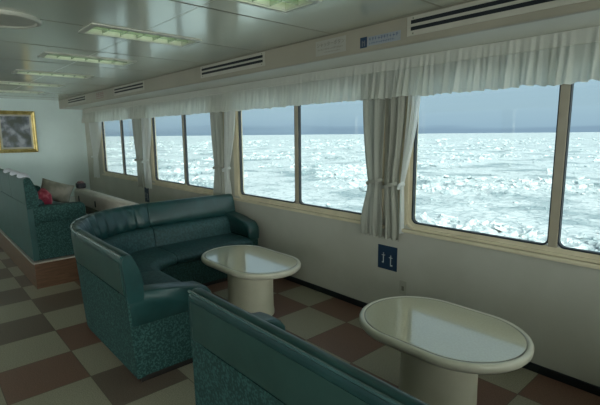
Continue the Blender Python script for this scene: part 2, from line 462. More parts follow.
def make_window(idx, wx):
    w0, w1 = wx, wx + GLASS_W
    root = bpy.data.objects.new('window_%d' % idx, None); COL.objects.link(root)
    root.location = (wx, WALL_Y, GLASS_Z0); root['kind'] = 'structure'
    L = GLASS_W; Hh = GLASS_Z1 - GLASS_Z0
    # frame ring (three steps of the moulding)
    bm = bm_new()
    ring(bm, rrect(0, L, 0, Hh, .045), rrect(-.05, L + .05, -.05, Hh + .05, .075), -0.012, 0.036)
    link('window_frame', bm, 'frame', root, angle=35)
    bm = bm_new()
    ring(bm, rrect(-.034, L + .034, -.034, Hh + .034, .06), rrect(-.052, L + .052, -.052, Hh + .052, .078), -0.022, -0.0121)
    link('frame_moulding', bm, 'frame', root, angle=35)
    # jamb liner strips on the left of the opening and sill below
    bm = bm_new(); add_box(bm, -.135, -.054, -0.012, 0.0, -.03, Hh + .09, .004)
    link('jamb_lining', bm, 'frame', root, smooth=False)
    bm = bm_new(); add_box(bm, -.16, L + .08, -0.034, 0.0, -.085, -.056, .006)
    link('window_sill', bm, 'frame', root, smooth=False)
    # rubber gasket around each pane, mullion, panes
    mx = 1.008
    for a, b_ in ((0, mx - .026), (mx + .026, L)):
        bm = bm_new()
        ring(bm, rrect(a + .006, b_ - .006, .006, Hh - .006, .040), rrect(a - .004, b_ + .004, -.004, Hh + .004, .046), -0.013, 0.02)
        link('gasket', bm, 'rubber', root, angle=35)
        bm = bm_new(); add_box(bm, a + .004, b_ - .004, 0.000, 0.005, .004, Hh - .004)
        link('pane', bm, 'glass', root, smooth=False)
    bm = bm_new(); add_box(bm, mx - .026, mx + .026, -0.016, 0.02, -.004, Hh + .004, .003)
    link('mullion', bm, 'mullion', root, smooth=False)
for i, wx in enumerate(WIN_X): make_window(i + 1, wx)

# ------------------------------------------------------------------ curtains
def cloth_strip(bm, x0f, x1f, zs, yf, nx):
    """grid cloth: x0f/x1f(z) edges, yf(u,z,x) depth"""
    rows = []
    for z in zs:
        a, b_ = x0f(z), x1f(z)
        row = []
        for i in range(nx + 1):
            u = i / nx; xv = a + (b_ - a) * u
            row.append((xv, yf(u, z, xv), z(0) if callable(z) else z))
        rows.append(row)
    loft(bm, rows, cap=False, closed_loop=False)

def smooth01(t): t = max(0, min(1, t)); return t * t * (3 - 2 * t)

# pleated valance: one length per window bay, each carries a smooth header and ruffles
VAL_TOP, VAL_HEAD, VAL_BOT = SOFFIT - 0.004, 2.03, 1.815
def make_valance(x0, x1, seed, label):
    rd = random.Random(seed)
    t = thing('ruffled_valance', label, 'valance', (x0, WALL_Y - .07, SOFFIT), group='white ruffled valances above the windows')
    Lx = x1 - x0
    nx = int(Lx * 230)
    ph = 3.1
    def fold(xv, k):
        xv = xv + x0 + 12
        return (math.sin(xv * 88 + 7 * math.sin(xv * 5.3 + ph) + 5 * noise.noise(Vector((xv * 3.1, ph, 8)))) * 0.6 + math.sin(xv * 151 + 3 * noise.noise(Vector((xv * 4, ph, 0)))) * .45
                + 1.2 * noise.noise(Vector((xv * 9, ph, 1.7)))) * k
    rows = []
    for j in range(11):
        f = j / 10; row = []
        for i in range(nx + 1):
            xv = Lx * i / nx
            zb = VAL_BOT + 0.014 * noise.noise(Vector(((xv + x0) * 6, ph, 3))) + 0.004 * math.sin((xv + x0 + 12) * 88 + ph)
            z = 2.022 + (zb - 2.022) * f
            y = -0.035 - 0.02 * f + fold(xv + 0, 0.005 + 0.022 * f)
            row.append((xv, y, z - SOFFIT))
        rows.append(row)
    bm = bm_new(); loft(bm, rows, cap=False, closed_loop=False)
    link('ruffle', bm, 'valance', t, angle=180)
    rows = []
    for j in range(6):
        f = j / 5; row = []
        for i in range(nx + 1):
            xv = Lx * i / nx
            z = VAL_TOP + (2.015 - VAL_TOP) * f
            row.append((xv, -0.028 - .012 * f + fold(xv, 0.0012 + .0032 * f), z - SOFFIT))
        rows.append(row)
    bm = bm_new(); loft(bm, rows, cap=False, closed_loop=False)
    link('header', bm, 'header', t, angle=180)
    # a hem line: thin cord along the header's seam
    bm = bm_new()
    lp = []
    for i in range(0, nx + 1, 3):
        xv = Lx * i / nx; cy = -0.047 + fold(xv, 0.006)
        lp.append([(xv, cy + .003 * math.cos(a), 2.018 - SOFFIT + .003 * math.sin(a)) for a in (0, PI / 2, PI, 1.5 * PI)])
    loft(bm, lp)
    link('seam_cord', bm, 'valance', t)
    return t
GAPC = [-2.07 - PERIOD * k for k in range(4)]
bays = [(-9.86, GAPC[3], 'short white ruffled valance at the far end of the window wall'),
        (GAPC[3], GAPC[2], 'white ruffled valance over the farthest window'),
        (GAPC[2], GAPC[1], 'white ruffled valance over the window behind the green corner sofa'),
        (GAPC[1], GAPC[0], 'white ruffled valance over the window beyond the nearer pair of curtains'),
        (GAPC[0], 1.6, 'white ruffled valance over the nearest window above the large oval table')]
bays = [b_ for b_ in bays if b_[1] - b_[0] > .3]
for i, (a, b_, lab) in enumerate(bays): make_valance(a, b_, i + 1, lab)

def make_curtain(name, cx, topx, waistx, botx, mat, label, tb_mat, seed, zb=0.70, waist=1.16, group='tied curtains between the windows'):
    """topx, waistx, botx: (x0,x1) at valance level, tieback and hem, relative to cx"""
    t = thing(name, label, 'curtain', (cx, WALL_Y - .05, zb), group=group)
    zt = 2.01; N = 34; nx = 90
    rd = random.Random(seed)
    ph = seed * 1.7
    rows = []
    for j in range(N + 1):
        z = zt + (zb - zt) * j / N
        if z > waist:
            f = (z - waist) / (zt - waist); f = f ** 0.62
            a = waistx[0] + (topx[0] - waistx[0]) * smooth01(f * 1.0); b_ = waistx[1] + (topx[1] - waistx[1]) * smooth01(f)
        else:
            f = smooth01((waist - z) / (waist - zb) * 1.25)
            a = waistx[0] + (botx[0] - waistx[0]) * f; b_ = waistx[1] + (botx[1] - waistx[1]) * f
        gather = 1 - 0.55 * math.exp(-((z - waist) / .12) ** 2)
        row = []
        for i in range(nx + 1):
            u = i / nx
            amp = 0.015 * gather + .012 * max(0, (b_ - a) - .25)
            y = -0.012 - amp * (math.sin(u * 2 * PI * 2.3 + ph + .9 * math.sin(z * 2.3)) + .28 * math.sin(u * 2 * PI * 5.1 + ph * 2 + z * 1.7) + .10 * math.sin(u * 2 * PI * 11 + ph + z * 2.5)) \
                - 0.012 * math.exp(-((z - waist) / .25) ** 2) * math.sin(PI * u)
            row.append((a + (b_ - a) * u + .004 * math.sin(u * 31 + z * 4), y, z - zb + (0.006 * math.sin(u * 27 + ph) if j == N else 0)))
        rows.append(row)
    bm = bm_new(); loft(bm, rows, cap=False, closed_loop=False)
    link('drape', bm, mat, t, angle=180)
    # tieback band
    bm = bm_new(); lp = []
    w0, w1 = waistx[0] - .004, waistx[1] + .004
    cxx, hw = (w0 + w1) / 2, (w1 - w0) / 2
    prof = []
    for k in range(28):
        a = 2 * PI * k / 28
        px, py = cxx + hw * math.cos(a), -0.028 + .040 * math.sin(a)
        py = min(py, .040)
        zc = waist - zb + .02 * math.cos(a) 
        lp.append([(px, py, zc - .014), (px + .003 * math.cos(a), py + .004 * math.sin(a), zc), (px, py, zc + .014),
                   (px - .006 * math.cos(a), py - .006 * math.sin(a), zc + .011), (px - .006 * math.cos(a), py - .006 * math.sin(a), zc - .011)])
    loft(bm, lp, closed_path=True)
    link('tieback', bm, tb_mat, t)
    return t
names = ['farthest', 'third', 'second', 'nearest']
WID = {0: ((-.325, -.065), (-.235, -.085), (-.300, -.075), (-.05, .11), (-.07, .055), (-.065, .085)),
       1: ((-.385, -.10), (-.335, -.13), (-.385, -.11), (-.085, .18), (-.11, .02), (-.095, .04)),
       2: ((-.56, -.17), (-.50, -.22), (-.52, -.19), (-.155, .22), (-.20, .02), (-.175, .03)),
       3: (None, None, None, (-.50, .21), (-.44, -.12), (-.50, -.14))}
for k, gx in enumerate(GAPC):
    where = {0: 'above the square blue sign',
             1: 'beside the green corner sofa',
             2: 'between the third and the farthest window',
             3: 'at the far end of the row of windows'}[k]
    W_ = WID[k]
    if k < 3:
        make_curtain('window_curtain', gx, W_[0], W_[1], W_[2], 'drape',
                     'taupe tied drape, left of the pair %s' % where, 'drape', 11 + k)
    make_curtain('window_curtain', gx, W_[3], W_[4], W_[5], 'drape' if k == 0 else 'sheer',
                 ('pale tied drape, right of the pair %s' % where) if k < 3 else 'single white tied curtain %s' % where,
                 'drape' if k == 0 else 'sheer', 21 + k, waist=1.14)
# thin white sheer beside the nearest pair
sh = make_curtain('sheer_curtain', GAPC[0], (.125, .225), (.065, .095), (.07, .095), 'sheer',
             'thin white sheer curtain at the left edge of the nearest window, beside the pale drape', 'sheer', 31, waist=1.14, zb=.76)
sh.location.y = WALL_Y - .020
del sh['group']

# ------------------------------------------------------------------ ceiling lights
def make_light(lx, label):
    t = thing('ceiling_light', label, 'light', (lx, (LY0 + LY1) / 2, CEIL), group='fluorescent lights in the ceiling')
    hy = (LY1 - LY0) / 2; hx = LW
    bm = bm_new()
    # flange, slightly below the ceiling
    for a in (0,):
        o_ = [(-hx - .03, -hy - .03), (hx + .03, -hy - .03), (hx + .03, hy + .03), (-hx - .03, hy + .03)]
        i_ = [(-hx + .004, -hy + .004), (hx - .004, -hy + .004), (hx - .004, hy - .004), (-hx + .004, hy - .004)]
        loops = [[(p[0], p[1], .0) for p in o_], [(p[0], p[1], -.009) for p in o_], [(p[0], p[1], -.012) for p in i_], [(p[0], p[1], .0) for p in i_]]
        vl = [[bm.verts.new(p) for p in lp] for lp in loops]
        for q in range(4):
            c = (q + 1) % 4
            for j in range(4):
                k = (j + 1) % 4
                bm.faces.new((vl[q][j], vl[q][k], vl[c][k], vl[c][j]))
    link('light_frame', bm, 'trim', t, smooth=False)
    bm = bm_new()   # recessed housing, open below
    h = .10; a = .004
    add_box(bm, -hx + a, hx - a, -hy + a, hy - a, h, h + .006)
    add_box(bm, -hx + a, -hx + a + .004, -hy + a, hy - a, 0.0, h)
    add_box(bm, hx - a - .004, hx - a, -hy + a, hy - a, 0.0, h)
    add_box(bm, -hx + a, hx - a, -hy + a, -hy + a + .004, 0.0, h)
    add_box(bm, -hx + a, hx - a, hy - a - .004, hy - a, 0.0, h)
    link('housing', bm, 'housing', t, smooth=False)
    for s in (-1, 1):
        bm = bm_new(); lp = []
        for yy in (-hy + .03, hy - .03):
            lp.append([(s * .06 + .013 * math.cos(q * PI / 6), yy, .065 + .013 * math.sin(q * PI / 6)) for q in range(12)])
        loft(bm, lp); link('tube', bm, 'tube', t)
    bm = bm_new()
    add_box(bm, -.0025, .0025, -hy + .01, hy - .01, -.002, .042)
    link('louvre_spine', bm, 'steel', t, smooth=False)
    for q in range(1, 6):
        yy = -hy + q * 2 * hy / 6
        bm = bm_new(); add_box(bm, -hx + .01, hx - .01, yy - .002, yy + .002, -.002, .042)
        link('louvre_blade', bm, 'steel', t, smooth=False)
    return t
M['housing'] = noise_mat('light_housing', (0.56, 0.56, 0.48), (0.62, 0.62, 0.54), 6, 0.35)
M['tube'] = emit_mat('fluorescent_tube', (0.74, 1.0, 0.70), 2.2)
lt0 = make_light(LIGHT_X[4], 'louvred ceiling light with six cells, upper left, next to the round diffuser')
lab = {0: 'louvred ceiling light farthest away, near the end wall', 1: 'louvred ceiling light second from the end wall',
       2: 'louvred ceiling light third from the end wall', 3: 'louvred ceiling light just beyond the six-cell one next to the round diffuser',
       5: 'louvred ceiling light nearest the camera, cut by the top edge of the photo'}
for k, l_ in lab.items():
    dup(lt0, (LIGHT_X[k], (LY0 + LY1) / 2, CEIL), l_)
# unseen lights overhead and over the other half, added to brighten the room
for k in (6, 7): dup(lt0, (LIGHT_X[k], (LY0 + LY1) / 2, CEIL), 'louvred ceiling light overhead, outside the photo')
for k in range(8): dup(lt0, (LIGHT_X[k], -2.2, CEIL), 'louvred ceiling light in an unseen row added over the other half of the room')

# round diffuser
def lathe(bm, prof, n=40):
    lp = [[(r * math.cos(2 * PI * k / n), r * math.sin(2 * PI * k / n), z) for r, z in prof] for k in range(n)]
    vl = [[bm.verts.new(p) for p in l_] for l_ in lp]
    m = len(prof)
    for i in range(n):
        a, c = vl[i], vl[(i + 1) % n]
        for j in range(m - 1):
            bm.faces.new((a[j], a[j + 1], c[j + 1], c[j]))
    bm.faces.new([vl[i][0] for i in range(n)]); bm.faces.new([vl[i][-1] for i in range(n)][::-1])
    return bm
t = thing('ceiling_diffuser', 'round pale ceiling air diffuser with a raised rim', 'vent', (-3.34, .535, CEIL))
link('diffuser_plate', lathe(bm_new(), [(.168, 0), (.168, -.014), (.12, -.017), (.02, -.018)]), 'trim', t, angle=30)
bm = bm_new()
for i in range(1):
    prof = [(.165, 0), (.205, 0), (.205, -.012), (.195, -.022), (.175, -.022), (.165, -.014)]
    lp = [[(r * math.cos(2 * PI * k / 48), r * math.sin(2 * PI * k / 48), z) for r, z in prof] for k in range(48)]
    loft(bm, lp, closed_path=True)
link('rim', bm, 'trim', t, angle=30)

# ------------------------------------------------------------------ vents in the duct fascia
def make_vent(x0, label):
    Lv = 1.13
    t = thing('air_vent', label, 'vent', (x0, FASCIA_Y, 2.158), group='slotted air vents along the duct')
    bm = bm_new(); add_box(bm, 0, Lv, -.006, 0, -.01, .108, .003)
    link('vent_plate', bm, 'vent_metal', t, smooth=False)
    for z in (.022, .062):
        bm = bm_new(); add_box(bm, .03, Lv - .03, -.0085, -.005, z, z + .022)
        s = link('slot', bm, 'slot', t, smooth=False)
        bm = bm_new(); add_box(bm, .03, Lv - .03, -.0125, -.006, z + .022, z + .025)
        link('vane', bm, 'vent_metal', s, smooth=False)
    bm = bm_new()
    for a in (.045, Lv - .045):
        for z in (.004, .094): add_box(bm, a - .004, a + .004, -.009, -.005, z - .003, z + .005)
    link('screw_heads', bm, 'steel', t, smooth=False)
    return t
M['vent_metal'] = noise_mat('vent_enamel', (0.46, 0.44, 0.37), (0.50, 0.48, 0.41), 6, 0.35)
v0 = make_vent(-1.68, 'slotted air vent nearest the camera, cut by the right edge of the photo')
for x_, l_ in ((-4.28, 'slotted air vent above the window behind the corner sofa, left of the paper notice'),
               (-6.91, 'slotted air vent just right of the small red framed sticker'),
               (-9.44, 'smallest looking slotted air vent, at the far end of the duct')):
    dup(v0, (x_, FASCIA_Y, 2.158), l_)

# stickers on the fascia
ROT = (PI / 2, 0, 0)
t = thing('notice', 'cream paper notice with faint grey handwriting-like lines, on the duct', 'sign', (-2.355, FASCIA_Y - .0005, 2.19))
link('sheet', add_box(bm_new(), -.155, .155, -.0015, 0, -.052, .056), 'paper', t, smooth=False)
text_obj('heading', '\u30b7\u30e3\u30c3\u30bf\u30fc\u30dc\u30bf\u30f3', 'ink', .036, t, (0, -.002, .022), ROT)
def print_rows(name, rows, mat, parent, seed):
    rd = random.Random(seed); bm = bm_new()
    for z, h, x0, x1 in rows:
        x_ = x0
        while x_ < x1:
            w_ = h * rd.uniform(.5, .95)
            add_box(bm, x_, x_ + w_, -.0021, -.0016, z - h * .08, z + h * .08)
            add_box(bm, x_ + w_ * .4, x_ + w_ * .55, -.0021, -.0016, z - h / 2, z + h / 2)
            if rd.random() < .6: add_box(bm, x_, x_ + w_, -.0021, -.0016, z + h * .32, z + h * .45)
            x_ += h * 1.1
    link(name, bm, mat, parent, smooth=False)
print_rows('small_print', [(-.012, .014, -.13, .12), (-.034, .012, -.06, .09)], 'ink', t, 3)
t = thing('notice', 'small sticker with a dark blue pictogram and pale blue lettering, on the duct', 'sign', (-1.90, FASCIA_Y - .0005, 2.17))
link('strip', add_box(bm_new(), -.10, .17, -.0015, 0, -.03, .03), 'pale_label', t, smooth=False)
pc = link('pictogram', add_box(bm_new(), -.165, -.105, -.0018, 0, -.036, .034), 'blue', t, smooth=False)
bm = bm_new(); add_box(bm, -.150, -.140, -.0025, -.0018, -.026, .012); add_box(bm, -.130, -.120, -.0025, -.0018, -.026, .012); add_box(bm, -.150, -.120, -.0025, -.0018, -.004, .004)
link('symbol', bm, 'dim_mark', pc, smooth=False)
print_rows('lettering', [(.011, .022, -.085, .155), (-.015, .013, -.085, .12)], 'blue_ink', t, 4)
t = thing('notice', 'small square sticker with a red ruled border, at the far end of the duct', 'sign', (-7.57, FASCIA_Y - .0005, 2.20))
link('sheet', add_box(bm_new(), -.17, .17, -.0015, 0, -.05, .05), 'paper', t, smooth=False)
bm = bm_new()
for z in (-.046, -.012, .018, .042): add_box(bm, -.16, .16, -.0022, -.0015, z, z + .005)
for x_ in (-.16, -.055, .05, .153): add_box(bm, x_, x_ + .009, -.0022, -.0015, -.046, .047)
link('ruled_lines', bm, 'red_ink', t, smooth=False)

# blue signs below the curtains
def make_blue_sign(loc, label, w, h):
    t = thing('safety_sign', label, 'sign', loc, group='blue signs on the wall under the curtains')
    link('sign_plate', add_box(bm_new(), -w / 2, w / 2, -.004, 0, -h / 2, h / 2, .001), 'blue', t, smooth=False)
    for sx, top in ((-.2, .04), (.18, -.0)):
        bm = bm_new(); s = h
        x_ = sx * w
        z_ = -.08 * s + top * s - (.02 * s if sx > 0 else 0)
        # head, arms, body and foot of the standing figure
        lp = [[(x_ + .022 * s * math.cos(a * PI / 5), yy, z_ + .20 * s + .022 * s * math.sin(a * PI / 5)) for a in range(10)] for yy in (-.0055, -.004)]
        loft(bm, lp)
        add_box(bm, x_ - .085 * s, x_ + .085 * s, -.0055, -.004, z_ + .115 * s, z_ + .14 * s)
        add_box(bm, x_ - .02 * s, x_ + .014 * s, -.0055, -.004, z_ - .17 * s, z_ + .15 * s)
        if sx < 0: add_box(bm, x_ - .07 * s, x_ + .014 * s, -.0055, -.004, z_ - .20 * s, z_ - .16 * s)
        else: add_box(bm, x_ - .02 * s, x_ + .09 * s, -.0055, -.004, z_ - .22 * s, z_ - .17 * s)
        link('figure', bm, 'white_mark', t, smooth=False)
    return t
make_blue_sign((-2.138, WALL_Y, .518), 'blue square safety sign with two white figures, by the oval table nearest the camera', .195, .205)
s2 = make_blue_sign((-7.07, WALL_Y, .57), 'small narrow blue sign under the far curtain, behind the corner sofa', .17, .25)
# wall outlet
t = thing('wall_outlet', 'small beige wall outlet right of the blue square sign', 'outlet', (-1.975, WALL_Y, .30))
link('face_plate', add_box(bm_new(), -.035, .035, -.006, 0, -.058, .058, .002), 'outlet', t, smooth=False)
link('socket', add_box(bm_new(), -.012, .012, -.0075, -.0055, -.026, .012, .001), 'groove', t, smooth=False)

# ------------------------------------------------------------------ framed picture on the end wall
pz0, pz1, py0, py1 = 1.238, 2.045, 1.28, 1.965
t = thing('framed_picture', 'gold-framed landscape picture hanging on the end wall', 'picture', (FAR_X, (py0 + py1) / 2, (pz0 + pz1) / 2))
hw, hh = (py1 - py0) / 2, (pz1 - pz0) / 2
def rect_ring(bm, hw0, hh0, prof):
    """prof: list of (inset, height from wall)"""
    vl = []
    for ins, hgt in prof:
        vl.append([bm.verts.new((hgt, sy * (hw0 - ins), sz * (hh0 - ins))) for sy, sz in ((-1, -1), (1, -1), (1, 1), (-1, 1))])
    m = len(vl)
    for a in range(m):
        c = (a + 1) % m
        for j in range(4):
            k = (j + 1) % 4
            bm.faces.new((vl[a][j], vl[a][k], vl[c][k], vl[c][j]))
bm = bm_new(); rect_ring(bm, hw, hh, [(0, 0), (0, .035), (.015, .045), (.04, .03), (.055, .038), (.07, .028), (.07, 0)])
link('picture_frame', bm, 'gold', t, smooth=False)
bm = bm_new(); rect_ring(bm, hw - .068, hh - .068, [(0, .006), (0, .02), (.035, .016), (.035, .006)])
link('mount', bm, 'mat_board', t, smooth=False)
pr = link('print', add_box(bm_new(), .004, .012, -hw + .10, hw - .10, -hh + .10, hh - .10), 'picture', t, smooth=False)

# ------------------------------------------------------------------ sofas
def sofa_path(L1, R, L2, step=0.06):
    """samples (point, inward normal, arclength, curvature flag) ; starts at origin going -x, inward is +y"""
    out = []; s = 0
    n = max(2, int(L1 / step))
    for i in range(n): out.append((Vector((-L1 * i / n, 0)), Vector((0, 1)), L1 * i / n, 0))
    m = max(10, int(R * PI / 2 / .045))
    for i in range(m):
        a = (PI / 2) * i / m
        out.append((Vector((-L1 - R * math.sin(a), R - R * math.cos(a))), Vector((math.sin(a), math.cos(a))), L1 + R * a, 1))
    n = max(2, int(L2 / step))
    for i in range(n + 1): out.append((Vector((-L1 - R, R + L2 * i / n)), Vector((1, 0)), L1 + R * PI / 2 + L2 * i / n, 0))
    return out

def interp_path(path, s0, s1):
    def at(s):
        for i in range(len(path) - 1):
            if path[i + 1][2] >= s - 1e-9:
                a, b_ = path[i], path[i + 1]
                f = (s - a[2]) / max(1e-9, b_[2] - a[2]); f = max(0, min(1, f))
                nn = a[1].lerp(b_[1], f); nn.normalize()
                return (a[0].lerp(b_[0], f), nn, s, a[3])
        return path[-1]
    mid = [p for p in path if s0 + 1e-4 < p[2] < s1 - 1e-4]
    return [at(s0)] + mid + [at(s1)]

def sweep(bm, path, prof, sgn, wr=None, endround=0.0, lean=0.0):
    """prof: list of (d,z); wr(s,d,z,flag) -> extra d"""
    loops = []
    def loop(p, scale=1.0, shift=0.0):
        l_ = []
        dc = sum(q[0] for q in prof) / len(prof); zc = sum(q[1] for q in prof) / len(prof)
        for d, z in prof:
            if scale != 1: d, z = dc + (d - dc) * scale if False else d + (dc - d) * (1 - scale), z + (zc - z) * (1 - scale)
            if wr: d = d + wr(p[2], d, z, p[3])
            d = d - lean * max(0, z - .08)
            q = p[0] + p[1] * d
            l_.append((sgn * q.x, q.y, z))
        return l_
    for i, p in enumerate(path): loops.append(loop(p))
    if endround > 0:
        a = path[0]; t0 = (path[1][0] - a[0]).normalized(); e = path[-1]; t1 = (e[0] - path[-2][0]).normalized()
        zr = max(q[1] for q in prof) - min(q[1] for q in prof)
        sc = 1 - min(.5, endround * 1.2 / zr)
        la = [((a[0] - t0 * endround), a[1], a[2], a[3]), ((a[0] - t0 * endround * .6), a[1], a[2], a[3])]
        loops = [loop(la[0], 1 - (1 - sc)), loop(la[1], 1 - (1 - sc) * .35)] + loops
        lb = [((e[0] + t1 * endround * .6), e[1], e[2], e[3]), ((e[0] + t1 * endround), e[1], e[2], e[3])]
        loops += [loop(lb[0], 1 - (1 - sc) * .35), loop(lb[1], sc)]
    loft(bm, loops)
    return bm

def make_sofa(label, loc, sgn, L1, R, L2, top=.875, wall_arm=.64, z_base=0.05, caps=False, seed=0, arm_h=.60, arm_d=.58, lean=.05, straight=False):
    t = thing('corner_sofa', label, 'sofa', loc)
    path = sofa_path(L1, R, L2)
    if straight: path = [p for p in path if p[2] <= L1 + 1e-6 and p[3] == 0] + [(Vector((-L1, 0)), Vector((0, 1)), L1, 0)]
    S = path[-1][2]; c0 = L1; c1 = L1 + R * PI / 2
    if straight: c0, c1 = L1 * .36, L1 * .68
    AW = .12
    def pleat(s, d, z, fl):
        if d < .02: return 0
        w = 0
        if c0 - .05 < s < c1 + .05 and not straight:
            env = smooth01((s - c0 + .05) / .2) * smooth01((c1 + .05 - s) / .2)
            w += env * (.013 * math.sin(s * 52 + 2 * math.sin(z * 9 + s * 5)) + .015 * noise.noise(Vector((s * 16, z * 3, seed))))
        w += .006 * noise.noise(Vector((s * 4, z * 5, seed + 4)))
        return w if z > .5 else w * .4
    # upper backrest roll, smooth vinyl: wraps over the top and down the outer side
    up = [(.004, .585), (.0, .70), (.0, top - .045), (.006, top - .02), (.022, top - .004), (.042, top), (.062, top - .008),
          (.078, top - .04), (.098, top - .10), (.112, top - .16), (.116, top - .205), (.105, top - .235), (.09, top - .245), (.05, .585)]
    for a, b_ in ((0, c0 + .02), (c0 + .02, c1 - .04), (c1 - .04, S)):
        bm = bm_new(); sweep(bm, interp_path(path, a + (.012 if a == 0 else .010), b_ - .010), up, sgn, pleat, .008, lean)
        link('backrest', bm, 'teal_panel' if straight else 'vinyl', t, angle=50)
    # piping along the outer top edge
    bm = bm_new(); lp = []
    for p in interp_path(path, 0.0, S):
        q = p[0] + p[1] * (.003 - lean * (top - .1))
        lp.append([(sgn * (q.x + p[1].x * .008 * math.cos(a)), q.y + p[1].y * .008 * math.cos(a), top - .012 + .008 * math.sin(a)) for a in [k * PI / 3 for k in range(6)]])
    if straight: bm.free()
    else: loft(bm, lp); link('piping', bm, 'gloss_piping', t)
    # outer lower panel, patterned
    lo = [(-.002, z_base), (-.002, .59), (.05, .59), (.05, z_base)]
    bm = bm_new(); sweep(bm, interp_path(path, .004, S), lo, sgn, None, 0, lean); link('back_panel', bm, 'teal_panel' if straight else 'pattern', t, angle=30)
    # upper outer flat panel (vinyl) with slight thickness
    pn = [(-.004, .60), (-.006, .62), (-.006, top - .07), (-.003, top - .055), (.01, top - .055), (.01, .60)]
    bm = bm_new(); sweep(bm, interp_path(path, .03, S), pn, sgn, None, 0, lean)
    if straight: bm.free()
    else: link('outer_panel', bm, 'vinyl_panel', t, angle=30)
    segs = [(AW, c0 + .02), (c0 + .02, c1 - .04), (c1 - .04, S - AW)]
    bc = [(.05, top - .25), (.12, top - .235), (.165, top - .25), (.185, top - .285), (.195, .50), (.20, .40), (.05, .40)]
    sc_ = [(.08, .32), (.08, .41), (.16, .428), (.35, .43), (.52, .425), (.575, .41), (.598, .385), (.60, .36), (.585, .33), (.56, .315)]
    for a, b_ in segs:
        g = .007
        bm = bm_new(); sweep(bm, interp_path(path, a + g + .01, b_ - g - .01), bc, sgn,
                             lambda s, d, z, f: .006 * noise.noise(Vector((s * 5, z * 6, seed))) if d > .1 else 0, .012, lean)
        link('back_cushion', bm, 'seat', t, angle=50)
        bm = bm_new(); sweep(bm, interp_path(path, a + g + .008, b_ - g - .008), sc_, sgn, None, .010)
        link('seat_cushion', bm, 'seat', t, angle=50)
    sk = [(.05, z_base), (.05, .33), (.57, .33), (.56, .25), (.535, z_base)]
    bm = bm_new(); sweep(bm, interp_path(path, .02, S - .02), sk, sgn); link('seat_skirt', bm, 'pattern', t, angle=30)
    pl = [(.035, 0), (.035, z_base + .002), (.50, z_base + .002), (.50, 0)]
    bm = bm_new(); sweep(bm, interp_path(path, .04, S - .04), pl, sgn); link('plinth', bm, 'plinth', t, angle=30)
    # arms at both ends
    def arm(s_a, s_b, ah, dr):
        pth = interp_path(path, s_a, s_b)
        def arm_loops(prof, e):
            bm = bm_new(); sweep(bm, pth, prof, sgn, None, e); return bm
        k = arm_d - .61
        ld = lambda z: -lean * (z - .08) - .002
        ap = [(ld(ah - .17), ah - .17), (ld(ah), ah), (ld(ah + .03), ah + .03), (.07, ah + .045), (.20, ah + .030), (.30, ah + .015), (.46 + k, ah - .004), (.53 + k, ah - .014), (.575 + k, ah - .038), (.605 + k, ah - .078),
              (.612 + k, ah - .12), (.610 + k, ah - .20), (.60 + k, ah - .21), (.58 + k, ah - .17)]
        if straight: ap = [(ld(ah - .17), ah - .17), (ld(ah), ah), (.30, ah), (.50 + k, ah), (.585 + k, ah - .004), (.605 + k, ah - .020), (.612 + k, ah - .05), (.612 + k, ah - .12), (.610 + k, ah - .20), (.60 + k, ah - .21), (.58 + k, ah - .17)]
        o = link('armrest', arm_loops(ap, .018 if not straight else .008), 'pattern' if straight else 'vinyl', t, angle=60)
        sp = [(.02, z_base), (.02, ah - .15), (.59 + k, ah - .15), (.596 + k, ah - .22), (.585 + k, z_base)]
        bm = bm_new(); sweep(bm, pth, sp, sgn, None, .0); link('arm_panel', bm, 'pattern', o, angle=30)
        return o
    arm(.016, AW, arm_h, 1)
    arm(S - AW, S - .012, wall_arm, -1)
    # end caps of the back (vinyl), a touch proud of the end
    for s_a, s_b in ((-.006, .02), (S - .02, S + .006)):
        pp = interp_path(path, max(0, s_a), min(S, s_b))
        pp = [(pp[0][0] + (Vector((.006, 0)) if s_a < 0 else Vector((0, 0))), pp[0][1], pp[0][2], 0), (pp[-1][0] + (Vector((0, .0)) if s_a < 0 else Vector((0, .006))), pp[-1][1], pp[-1][2], 0)]
        cp = [(.001, .55), (.001, top - .045), (.010, top - .018), (.035, top - .004), (.06, top - .010), (.075, top - .042), (.095, top - .105),
              (.104, top - .165), (.106, top - .235), (.104, .57), (.09, .55)]
        bm = bm_new(); sweep(bm, pp, cp, sgn, None, 0, lean); link('end_cap', bm, 'pattern' if straight else 'vinyl', t, angle=50)
    if caps:
        # pleats on the backrest top, coloured white for the glints on its vinyl
        for q in range(3):
            s_ = caps[q]
            bm = bm_new(); lp = []
            for a in range(13):
                th = PI * a / 12; rr = .042 * math.sin(th) + .002
                cx_ = s_ - .20 * math.cos(th)
                lp.append([(sgn * -cx_, .028 + rr * 1.1 * math.cos(k * PI / 5), top - .012 + rr * math.sin(k * PI / 5)) for k in range(10)])
            loft(bm, lp); link('pleat', bm, 'glint', t)
    return t

SA = (-2.535, .91, 0)
make_sofa('U-shaped green vinyl corner sofa with pleated corner, around the smaller looking oval table', SA, 1, .93, .90, WALL_Y - .91 - .90 - .085, seed=1, top=.855, arm_h=.562, arm_d=.545, wall_arm=.61, lean=.07)
SB = (-1.80, .915, 0)
make_sofa('dark green sofa in the foreground seen from behind, cut by the bottom edge', SB, -1, 1.95, .90, WALL_Y - .91 - .90 - .03, top=.838, seed=2, arm_h=.625, arm_d=.475, lean=.015)
